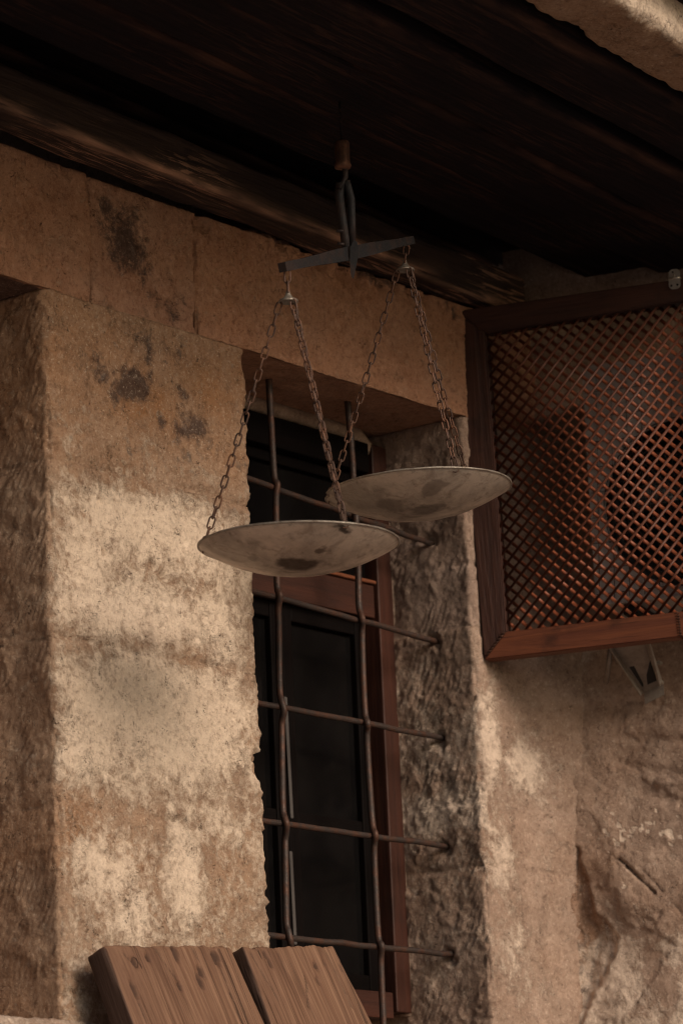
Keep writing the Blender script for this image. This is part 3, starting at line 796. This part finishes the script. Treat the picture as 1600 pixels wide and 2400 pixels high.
# hinge plate at the top rail
hs, hz = lat(1549, 640)
hg = tag(empty('metal_strap', lp(hs, hz)), 'small dull zinc strap plate with screw holes at the top of the lattice frame', 'hinge')
Mh = frame(lp(hs, hz, -.003), SD+np.array([0, 0, -.05]), (0, 0, 1))
def rplate(w, y0, y1, top):
    pts = []
    r = w/2*.75
    base = [(-w/2, y0), (w/2, y0)]
    arc = [(w/2-r+r*math.cos(t), (y1-r if top else y1+r)+(r if top else -r)*math.sin(t)) for t in np.linspace(0, math.pi/2, 6)]
    arc2 = [(-w/2+r-r*math.sin(t), (y1-r if top else y1+r)+(r if top else -r)*math.cos(t)) for t in np.linspace(0, math.pi/2, 6)]
    pts = base+arc+arc2
    n = len(pts)
    V = [(x, y, 0) for x, y in pts]+[(x, y, .002) for x, y in pts]
    Fc = [tuple(range(n)), tuple(range(2*n-1, n-1, -1))]+[(i, (i+1) % n, n+(i+1) % n, n+i) for i in range(n)]
    return V, Fc
link('plate', mesh('plate', *rplate(.022, .001, .018, True), smooth=False), M['zinc'], hg, Mh)
link('plate', mesh('plate', *rplate(.023, -.001, -.022, False), smooth=False), M['zinc'], hg, Mh)
link('knuckle', mesh('knuckle', *tube([(-.0115, 0, .002), (.0115, 0, .002)], .0022, 8)), M['bolt'], hg, Mh)
for (x, y) in ((-.003, .012), (-.006, -.015), (.006, -.014), (.0, .005)):
    link('screw', mesh('screw', *tube([(x, y, .0005), (x, y, .003)], .0021, 10)), M['bolt'] if y == .005 else M['beamiron'], hg, Mh)

# ------------------------------------------------------------------ air conditioner behind the lattice
AO = LO-SN*.055
ac_s0 = float((onp(1350, 1100, AO, SN)-AO)@SD)
cz = float(onp(1580, 1150, AO, SN)[2]); cs_ = float((onp(1580, 1150, AO, SN)-AO)@SD)
ac = tag(empty('air_conditioner', tuple(AO+SD*.3+np.array([0, 0, 2.93]))), 'grey outdoor air conditioner with round fan grille, behind the lattice screen', 'air conditioner')
Ma = frame(tuple(AO), SD, (0, 0, 1))      # local x along the screen, y up, z towards the viewer
Ma = Matrix(((SD[0], 0, SN[0], AO[0]), (SD[1], 0, SN[1], AO[1]), (0, 1, 0, 0), (0, 0, 0, 1)))
RF = .165
z0, z1, x0, x1 = 2.955, 3.43, ac_s0, ac_s0+.62
ncir = 64
circ = [(cs_+RF*math.cos(2*math.pi*i/ncir), cz+RF*math.sin(2*math.pi*i/ncir)) for i in range(ncir)]
outer = []
for i in range(ncir):
    dx, dy = math.cos(2*math.pi*i/ncir), math.sin(2*math.pi*i/ncir)
    t = min((((x1 if dx > 0 else x0)-cs_)/dx) if abs(dx) > 1e-6 else 9, (((z1 if dy > 0 else z0)-cz)/dy) if abs(dy) > 1e-6 else 9)
    outer.append((cs_+dx*t, cz+dy*t))
V = [(x, y, 0) for x, y in circ]+[(x, y, 0) for x, y in outer]+[(x, y, -.035) for x, y in circ]+[(x, y, -.20) for x, y in outer]
Fc = []
for i in range(ncir):
    j = (i+1) % ncir
    Fc += [(i, ncir+i, ncir+j, j), (i, j, 2*ncir+j, 2*ncir+i), (ncir+i, 3*ncir+i, 3*ncir+j, ncir+j)]
Fc.append(tuple(3*ncir+i for i in range(ncir)))
link('casing', mesh('casing', V, Fc, False), M['casing'], ac, Ma)
V, Fc = lathe([(RF-.001, 0), (RF-.001, -.12), (.0, -.121)], 48)
Mc = Ma @ Matrix.Translation((cs_, cz, -.002))
link('fan_duct', mesh('fan_duct', V, Fc), M['fan'], ac, Mc)
link('fan_hub', mesh('fan_hub', *lathe([(0, .03), (.03, .03), (.035, .02), (.035, -.03)], 24)), M['fan'], ac, Mc @ Matrix.Translation((0, 0, -.07)))
bl = []
for i in range(9):
    rr = .03+.115*i/8
    for sgn in (-1, 1):
        a = sgn*(.35+.15*i/8)+.25*i/8
        bl.append((rr*math.cos(a), rr*math.sin(a), sgn*.018))
bl2 = [(x, y, z-.003) for x, y, z in bl]
V = bl+bl2; n = len(bl); Fc = []
for i in range(8):
    a = 2*i
    Fc += [(a, a+1, a+3, a+2), (n+a, n+a+2, n+a+3, n+a+1), (a, a+2, n+a+2, n+a), (a+1, n+a+1, n+a+3, a+3)]
Fc += [(0, n, n+1, 1), (2*8, 2*8+1, n+2*8+1, n+2*8)]
bme = mesh('fan_blade', V, Fc); bme.materials.append(M['fan'])
for k in range(3):
    link('fan_blade', bme, None, ac, Mc @ Matrix.Translation((0, 0, -.07)) @ Matrix.Rotation(2*math.pi*k/3+.4, 4, 'Z'))
parts = []
for q in range(1, 10):
    rr = RF*q/9
    parts.append(tube([(rr*math.cos(a), rr*math.sin(a), .012) for a in np.linspace(0, 2*math.pi, 48, endpoint=False)], .0011, 5, True))
for k in range(16):
    a = 2*math.pi*k/16
    parts.append(tube([(.018*math.cos(a), .018*math.sin(a), .0135), ((RF+.006)*math.cos(a), (RF+.006)*math.sin(a), .0135)], .0011, 5))
for k in range(22):
    xx = -.16-.006*k if False else 0
link('fan_grille', mesh('fan_grille', *join(*parts)), M['wire'], ac, Mc)
# wire mesh guard on the casing front
parts = []
for k in range(int((x1-x0)/.03)):
    xx = x0+.01+k*.03
    parts.append(tube([(xx, z0+.01, .006), (xx+.02, z1-.01, .006)], .0007, 4))
for k in range(int((z1-z0)/.05)):
    parts.append(tube([(x0+.005, z0+.02+k*.05, .0075), (x1-.005, z0+.02+k*.05, .0075)], .0007, 4))
link('wire_guard', mesh('wire_guard', *join(*parts)), M['wire'], ac, Ma)
for k, dx in enumerate((.05, .5)):
    v, f = boxm((x0+dx, z0-.022, -.19), (x0+dx+.03, z0-.001, -.01), .003)
    link('foot', mesh('foot', v, f), M['fan'], ac, Ma)

# ------------------------------------------------------------------ wall bracket under the air conditioner
br = tag(empty('wall_bracket', tuple(onp(1450, 1550, AO-SN*.06, SN))), 'folded sheet metal bracket jutting out under the lattice frame', 'bracket')
def bp(x, y, d): return Vector(onp(x, y, AO-SN*d, SN))
a0, a1 = bp(1400, 1478, .02), bp(1478, 1592, .17)
b0, b1_ = bp(1478, 1462, .02), bp(1522, 1570, .17)
def sheet(name, pts, th, parent, mat):
    p = [Vector(q) for q in pts]; n = (p[1]-p[0]).cross(p[2]-p[0]).normalized()*th
    V = p+[q+n for q in p]; m = len(p)
    Fc = [tuple(range(m))[::-1], tuple(range(m, 2*m))]+[(i, (i+1) % m, m+(i+1) % m, m+i) for i in range(m)]
    return link(name, mesh(name, V, Fc, False), mat, parent)
zv = Vector((0, 0, 1)); back = Vector(-SN)
sheet('brace_web', [a0, b0, b1_, a1], .0025, br, M['bracket'])
sheet('brace_flange', [a0+Vector(SN)*.001, a1+Vector(SN)*.001, a1+Vector(SN)*.022-zv*.008, a0+Vector(SN)*.022-zv*.004], .0025, br, M['bracket'])
sheet('brace_flange', [b0+Vector(SN)*.001, b1_+Vector(SN)*.001, b1_+Vector(SN)*.024-zv*.010, b0+Vector(SN)*.024+Vector(SD)*.014], .0025, br, M['bracket'])
sheet('dark_slot_sheet', [a0.lerp(b0, .62).lerp(a1.lerp(b1_, .62), .22)+Vector(SN)*.003, a0.lerp(b0, .86).lerp(a1.lerp(b1_, .86), .20)+Vector(SN)*.003,
      a0.lerp(b0, .86).lerp(a1.lerp(b1_, .86), .48)+Vector(SN)*.003, a0.lerp(b0, .62).lerp(a1.lerp(b1_, .62), .5)+Vector(SN)*.003], .001, br, M['fan'])  # black sheet on the web, painting the dark of a slot
dq = lambda s_, t_: a0.lerp(b0, s_).lerp(a1.lerp(b1_, s_), t_)+Vector(SN)*.003
sheet('dark_opening_sheet', [dq(.10, .50), dq(.93, .50), dq(.93, .90), dq(.10, .90)], .001, br, M['fan'])  # black sheet standing in for the shaded opening
sheet('wall_plate', [a1, b1_, b1_-zv*.022, a1-zv*.022], .003, br, M['bracket'])
link('strut', mesh('strut', *tube([bp(1402, 1485, .02), bp(1391, 1568, .10)], .0056, 4)), M['bracket'], br)
for (x, y) in ((1516, 1524), (1520, 1568)):
    p = bp(x, y, .16); link('bolt', mesh('bolt', *tube([p, p+Vector(SN)*.016], .0042, 6), smooth=False), M['bolt'], br)

# ------------------------------------------------------------------ balance scale
scale = tag(empty('balance_scale', tuple(at(785, 300, 5.75))), 'old hanging balance scale with two tarnished pans on rusty chains', 'scale')
SF = 1.08
DL, DR, DC = 5.93, 6.38, 6.15
pivot = Vector(at(808, 590, DC)); bl_, brr = Vector(at(648, 614, DL)), Vector(at(943, 552, DR))
hook = Vector(at(787, 385, 6.22))
htop = Vector(at(783, 322, 6.22))
# beam: flat tapered bar, deepest in the middle
bd = (brr-bl_)
Mb = frame(bl_, bd, (bd.cross(Vector((0, 0, 1)))))
Lb = bd.length
Pm = []
V, Fc = [], []
st = 15
for i in range(st+1):
    t = i/st; hh = .0076-.0006*t+.0044*math.exp(-((t-.52)/.26)**2)+.0006*math.sin(t*31)*math.sin(t*13); wdt = .007
    for (y, z) in ((-wdt, -hh), (wdt, -hh), (wdt, hh), (-wdt, hh)): V.append((t*Lb, y, z))
for i in range(st):
    for k in range(4):
        l = (k+1) % 4; Fc.append((i*4+k, i*4+l, (i+1)*4+l, (i+1)*4+k))
Fc += [(3, 2, 1, 0), tuple(st*4+k for k in range(4))]
me = mesh('beam', V, Fc, False)
bm = bmesh.new(); bm.from_mesh(me); bmesh.ops.recalc_face_normals(bm, faces=bm.faces); bm.to_mesh(me); bm.free()
link('beam', me, M['beamiron'], scale, Mb)
# tongue plate at the pivot, fork hanger
side_n = bd.cross(Vector((0, 0, 1))).normalized()
fw = -Vector(_f)
tp = [Vector(at(x, y, DC-.015)) for x, y in ((820, 555), (823, 575), (820, 600), (812, 640), (806, 635), (803, 600), (804, 568), (812, 552))]
sheet('tongue', tp, .006, scale, M['beamiron'])
for pts, rad in (([(781, 420), (779, 450), (784, 490), (792, 545), (798, 600)], .0085), ([(795, 415), (799, 430), (806, 455), (808, 510), (808, 565)], .0072)):
    link('hanger_strap', mesh('hanger_strap', *tube([at(x, y, DC+.012) for x, y in pts], rad, 6)), M['beamiron'], scale)
for (x, y) in ((772, 530), (774, 560)):
    p = Vector(at(x, y, DC)); q = Vector(at(x+16, y+1, DC)); link('pin', mesh('pin', *tube([p, q], .0028, 6)), M['beamiron'], scale)
link('hanger_head', mesh('hanger_head', *tube([at(792, 388, DC+.01), at(793, 405, DC+.01), at(788, 420, DC+.01), at(778, 432, DC+.005)], .005, 8)), M['beamiron'], scale)
sock = Matrix.Translation(hook) @ Euler((math.radians(2), math.radians(-2), 0)).to_matrix().to_4x4()
hs_ = (htop-hook).length
link('socket', mesh('socket', *lathe([(0, -.002), (.0135, -.001), (.0145, .004), (.0125, .010), (.0130, hs_-.004), (.0105, hs_), (0, hs_+.001)], 20)), M['copper'], scale, sock)
link('suspension_rod', mesh('suspension_rod', *tube([hook+Vector((0, 0, hs_)), (htop.x, htop.y, 3.67)], .0022, 8)), M['beamdark'], scale)
# chain link: a stadium of round wire
lv = []
LW, LLn = .0047, .0105
for i in range(7):
    a = -math.pi/2+math.pi*i/6; lv.append((LLn-LW+LW*math.cos(a), LW*math.sin(a), 0))
for i in range(7):
    a = math.pi/2+math.pi*i/6; lv.append((-(LLn-LW)+LW*math.cos(a), LW*math.sin(a), 0))
link_me = mesh('link', *tube(lv, .00155, 6, True)); link_me.materials.append(M['chain'])
PITCH_L = .0180
def chain(a, b, sag=.0, parent=scale, tw=0.0):
    a, b = Vector(a), Vector(b)
    c = empty('chain', tuple(a), parent)
    L = (b-a).length; n = max(1, round(L/PITCH_L)); pl = L/n
    out = Vector((b.x-a.x, b.y-a.y, 0));
    for i in range(n):
        t = (i+.5)/n
        p = a.lerp(b, t)-Vector((0, 0, sag*4*t*(1-t)))
        t0 = a.lerp(b, t-.01)-Vector((0, 0, sag*4*(t-.01)*(1-t+.01))); t1 = a.lerp(b, t+.01)-Vector((0, 0, sag*4*(t+.01)*(1-t-.01)))
        d = (t1-t0).normalized()
        s = d.cross(fw).normalized()          # facing the street
        s = Matrix.Rotation((i % 2)*math.pi/2+tw+random.uniform(-.25, .25), 3, d) @ s
        link('link', link_me, None, c, frame(p, d, s) @ Matrix.Diagonal((pl/PITCH_L, 1, 1, 1)))
    return c
# pans
RP = .1505*SF; HP = .0435*SF
rs_ = (RP*RP+HP*HP)/(2*HP)
prof = []
for i in range(22):
    t = i/21.0; rd = RP*t; prof.append((rd, rs_-HP-math.sqrt(rs_*rs_-rd*rd)+0*t))
inner = [(rd, z+.0016) for rd, z in prof[::-1]]
def pan(c, tilt, dents, mat, notch=None):
    V, Fc = lathe(prof+inner, 96)
    P = np.array(V)
    P[:, 2] += .0016*fbm(P*18, 3, .5, dents)*(1-np.hypot(P[:, 0], P[:, 1])/RP*.4)
    rad = 1+.010*fbm(P*9, 2, .5, dents+4)
    P[:, 0] *= rad; P[:, 1] *= rad
    if notch is not None:
        nd = np.hypot(P[:, 0]-notch[0], P[:, 1]-notch[1]); k = np.clip(1-nd/.022, 0, 1)
        P[:, 0] -= notch[0]*.13*k; P[:, 1] -= notch[1]*.13*k
    Mx = Matrix.Translation(c) @ Euler(tilt).to_matrix().to_4x4()
    o = link('pan', mesh('pan', P, Fc), mat, scale, Mx)
    rim = [(P[i*len(prof+inner)+21][0], P[i*len(prof+inner)+21][1], P[i*len(prof+inner)+21][2]+.0008) for i in range(96)]
    link('rim', mesh('rim', *tube(rim, .0021, 6, True)), M['cap'], o, Mx)
    return Mx
# camera-facing direction in the pan plane, used only to seat the three chain hooks
rt = Vector((_r[0], _r[1], 0)).normalized(); nr = Vector((-_f[0], -_f[1], 0)).normalized()
cL, cR = Vector(at(686, 1251, DL)), Vector(at(960, 1128, DR))
spL = [(*(nr*.045-rt*.0)[:2], -.040, .040, .95, (.035, .018, .011)), (*(nr*.085+rt*.035)[:2], -.03, .014, .8, (.05, .03, .02)), (*(nr*.135+rt*.075)[:2], -.008, .016, .9, (.02, .012, .01)), (*(nr*.05-rt*.07)[:2], -.035, .018, .5, (.06, .04, .03))]
spR = [(*(nr*.040+rt*.012)[:2], -.042, .036, .75, (.055, .042, .036)), (*(nr*.06-rt*.045)[:2], -.036, .036, .5, (.09, .07, .058)), (*(nr*.11+rt*.025)[:2], -.02, .022, .5, (.08, .06, .05))]
M['pan1'] = pan_mat('tarnished_tin', spL, (.58, .495, .42))
M['pan2'] = pan_mat('tarnished_tin_grey', spR, (.53, .465, .40))
for cen, d, cone_px, mat, dn, tilt, nt in ((cL, DL, (662, 690), M['pan1'], 2, (.0, .0, 0), None), (cR, DR, (930, 618), M['pan2'], 6, (0, 0, 0), (-rt*.147+nr*.012)[:2])):
    ax = Vector((_f[0], _f[1], 0)).normalized()
    ang = .012 if cen is cL else -.030
    q = Matrix.Rotation(ang, 4, ax)
    Mp = pan(cen, q.to_euler(), dn, mat, nt)
    cone = Vector(at(*cone_px, d))
    link('cap', mesh('cap', *lathe([(0, .016), (.003, .0155), (.0045, .010), (.008, .004), (.0155, .0005), (.0165, -.003), (.0145, -.0035), (.012, -.001), (0, .004)], 20)), M['cap'], scale, Matrix.Translation(cone))
    top = bl_ if cen is cL else brr
    chain(top.lerp(brr if cen is cL else bl_, .035)-Vector((0, 0, .008)), cone+Vector((0, 0, .012)))
    angs = (math.radians(186), math.radians(61), math.radians(304))
    for k, a in enumerate(angs):
        rim = rt*(RP*.965*math.cos(a))+nr*(RP*.965*math.sin(a))
        if cen is cR: rim = rt*(RP*.965*math.cos(a+.10*(k > 0)))+nr*(RP*.965*math.sin(a+.10*(k > 0)))
        w = Mp @ rim
        u0 = cone+Vector((rim.x, rim.y, 0)).normalized()*.014-Vector((0, 0, .003))
        chain(u0, w+Vector((0, 0, .003)), .006 if k == 0 else .003, scale, .35 if k else 0)
        if k < 2:
            link('hook_ring', mesh('hook_ring', *tube([w+Vector((0, 0, .0))+(rt if k else nr)*.006*math.cos(t)+Vector((0, 0, .006*math.sin(t))) for t in np.linspace(0, 2*math.pi, 12, endpoint=False)], .0012, 5, True)), M['chain'], scale)

# ------------------------------------------------------------------ two planks leaning on the pier
TL = math.radians(20)
PN = Vector((0, -math.cos(TL), math.sin(TL)))          # outward face of the leaning planks
PP = np.array([0, -.075, 2.235])
def pl_(x, y): return Vector(onp(x, y, PP, np.array(PN)))
def plank(tl, tr_, br_, bl2, th, seed, label, knots, splits):
    a, b, c, d = [pl_(*q) for q in (tl, tr_, br_, bl2)]
    # carry both edges down to the ground
    def down(p, q):
        t = (p.z-0.02)/(p.z-q.z); return p.lerp(q, t)
    # keep the width at the bottom near the width in view
    mid0 = (a+b)/2; mid1 = (c+d)/2; ax = (mid1-mid0).normalized()
    Lp = (mid0.z-.02)/(-ax.z)
    w0 = (b-a).length; across = ((b-a)-ax*(b-a).dot(ax)).normalized()
    Mx = frame(mid0, ax, across); Mi = Mx.inverted()
    la, lb, lc, ld = [Mi @ v for v in (a, b, c, d)]
    res = .005
    P1, N1, Q1 = block((0, -w0/2, -th), (Lp, w0/2, 0), (.006, .0022, .010), .0035)
    if (Mx.to_3x3() @ Vector((0, 0, 1))).dot(PN) < 0:
        P1, N1, Q1 = block((0, -w0/2, 0), (Lp, w0/2, th), (.006, .0022, .010), .0035)
        sgn = -1
    else: sgn = 1
    # skewed, uneven top end and slightly flared edges
    yl, yr = la.y, lb.y
    x, y = P1[:, 0].copy(), P1[:, 1].copy()
    t = (y+w0/2)/w0
    fl0 = (ld.y-la.y)/max(ld.x-la.x, .01); fl1 = (lc.y-lb.y)/max(lc.x-lb.x, .01)
    k = np.minimum(x, .25)
    P1[:, 1] += (1-t)*fl0*k+t*fl1*k
    topx = la.x+(lb.x-la.x)*t+.009*fbm(np.stack([t*7, 0*t, 0*t], 1), 4, .65, seed)
    P1[:, 0] += topx*np.clip(1-x/.3, 0, 1)
    h = .0022*fbm(P1*np.array([3, 30, 30]), 3, .6, seed+1)+.0012*fbm(P1*np.array([8, 120, 120]), 2, .6, seed+2)
    cnt = np.sort(np.abs(N1), axis=1)[:, 1]
    h -= .006*sst(.2, .6, cnt)*np.clip(fbm(P1*np.array([12, 25, 25]), 3, .6, seed+3)+.15, 0, 1)
    st_ = np.zeros(len(P1)); ti = np.zeros(len(P1))
    for (kx, ky, rr, ln) in knots:
        v = Mi @ pl_(kx, ky)
        d_ = np.hypot((P1[:, 0]-v.x)/ln, P1[:, 1]-v.y)*(1+.4*fbm(P1*80, 2, .6, seed+4))
        m = sst(rr*1.5, rr*.8, d_); st_ = np.maximum(st_, m); h -= .006*m*np.abs(N1[:, 2])
        ti = np.maximum(ti, .45*sst(rr*4, rr, d_))
    for (p_, q_, wd) in splits:                     # drying splits along the grain
        v, w_ = [Mi @ pl_((200+a_/2.24)/K, (2150+b_/2.24)/K) for a_, b_ in (p_, q_)]
        ex, ey = w_.x-v.x, w_.y-v.y
        tt = np.clip(((P1[:, 0]-v.x)*ex+(P1[:, 1]-v.y)*ey)/(ex*ex+ey*ey), 0, 1)
        d_ = np.hypot(P1[:, 0]-v.x-tt*ex, P1[:, 1]-v.y-tt*ey+.0025*fbm(P1*np.array([18, 1, 1]), 3, .6, seed+6))
        m = sst(wd, wd*.3, d_)*(N1[:, 2] != 0); st_ = np.maximum(st_, .8*m); h -= .004*m
    P1 = P1+N1*h[:, None]
    o = link('wooden_plank', mesh('wooden_plank', P1, Q1, True, np.stack([st_, ti, np.clip(np.abs(N1[:, 1])*1.2-.1+.4*fbm(P1*np.array([4, 30, 30]), 3, .6, seed+9)*np.abs(N1[:, 1]), 0, 1), 1+0*ti], 1)), M['plank'], None, Mx)  # last mask darkens the side faces in place of shade
    return tag(o, label, 'plank', 'planks leaning against the pier')
plank((240, 2171), (529, 2172), (610, 2352), (306, 2352), .043, 3, 'broad weathered plank leaning at left on the pier, with several dark knots',
      [(402, 2188, .006, 2.4), (496, 2200, .008, 1.4), (310, 2210, .006, 1.5), (341, 2202, .005, 1.2), (413, 2263, .006, 1.0), (461, 2255, .0065, 1.8), (462, 2232, .006, 1.6), (308, 2272, .006, 2.0)],
      [((690, 215), (830, 560), .0024), ((250, 385), (330, 560), .0022), ((345, 140), (490, 340), .0020), ((205, 190), (262, 255), .0026), ((560, 160), (600, 230), .0020), ((640, 150), (720, 280), .0020)])
plank((558, 2174), (766, 2172), (856, 2352), (622, 2352), .050, 9, 'narrower weathered plank leaning right of the broad one, before the barred window',
      [(727, 2220, .006, 1.0), (745, 2214, .003, 1.6), (609, 2192, .004, 1.6), (620, 2212, .004, 2.2), (730, 2253, .003, 2), (787, 2213, .0025, 2)],
      [((865, 185), (1010, 430), .0022), ((1150, 300), (1175, 480), .0018), ((1270, 190), (1400, 480), .0020), ((1330, 250), (1345, 275), .003), ((1010, 180), (1060, 300), .0018)])
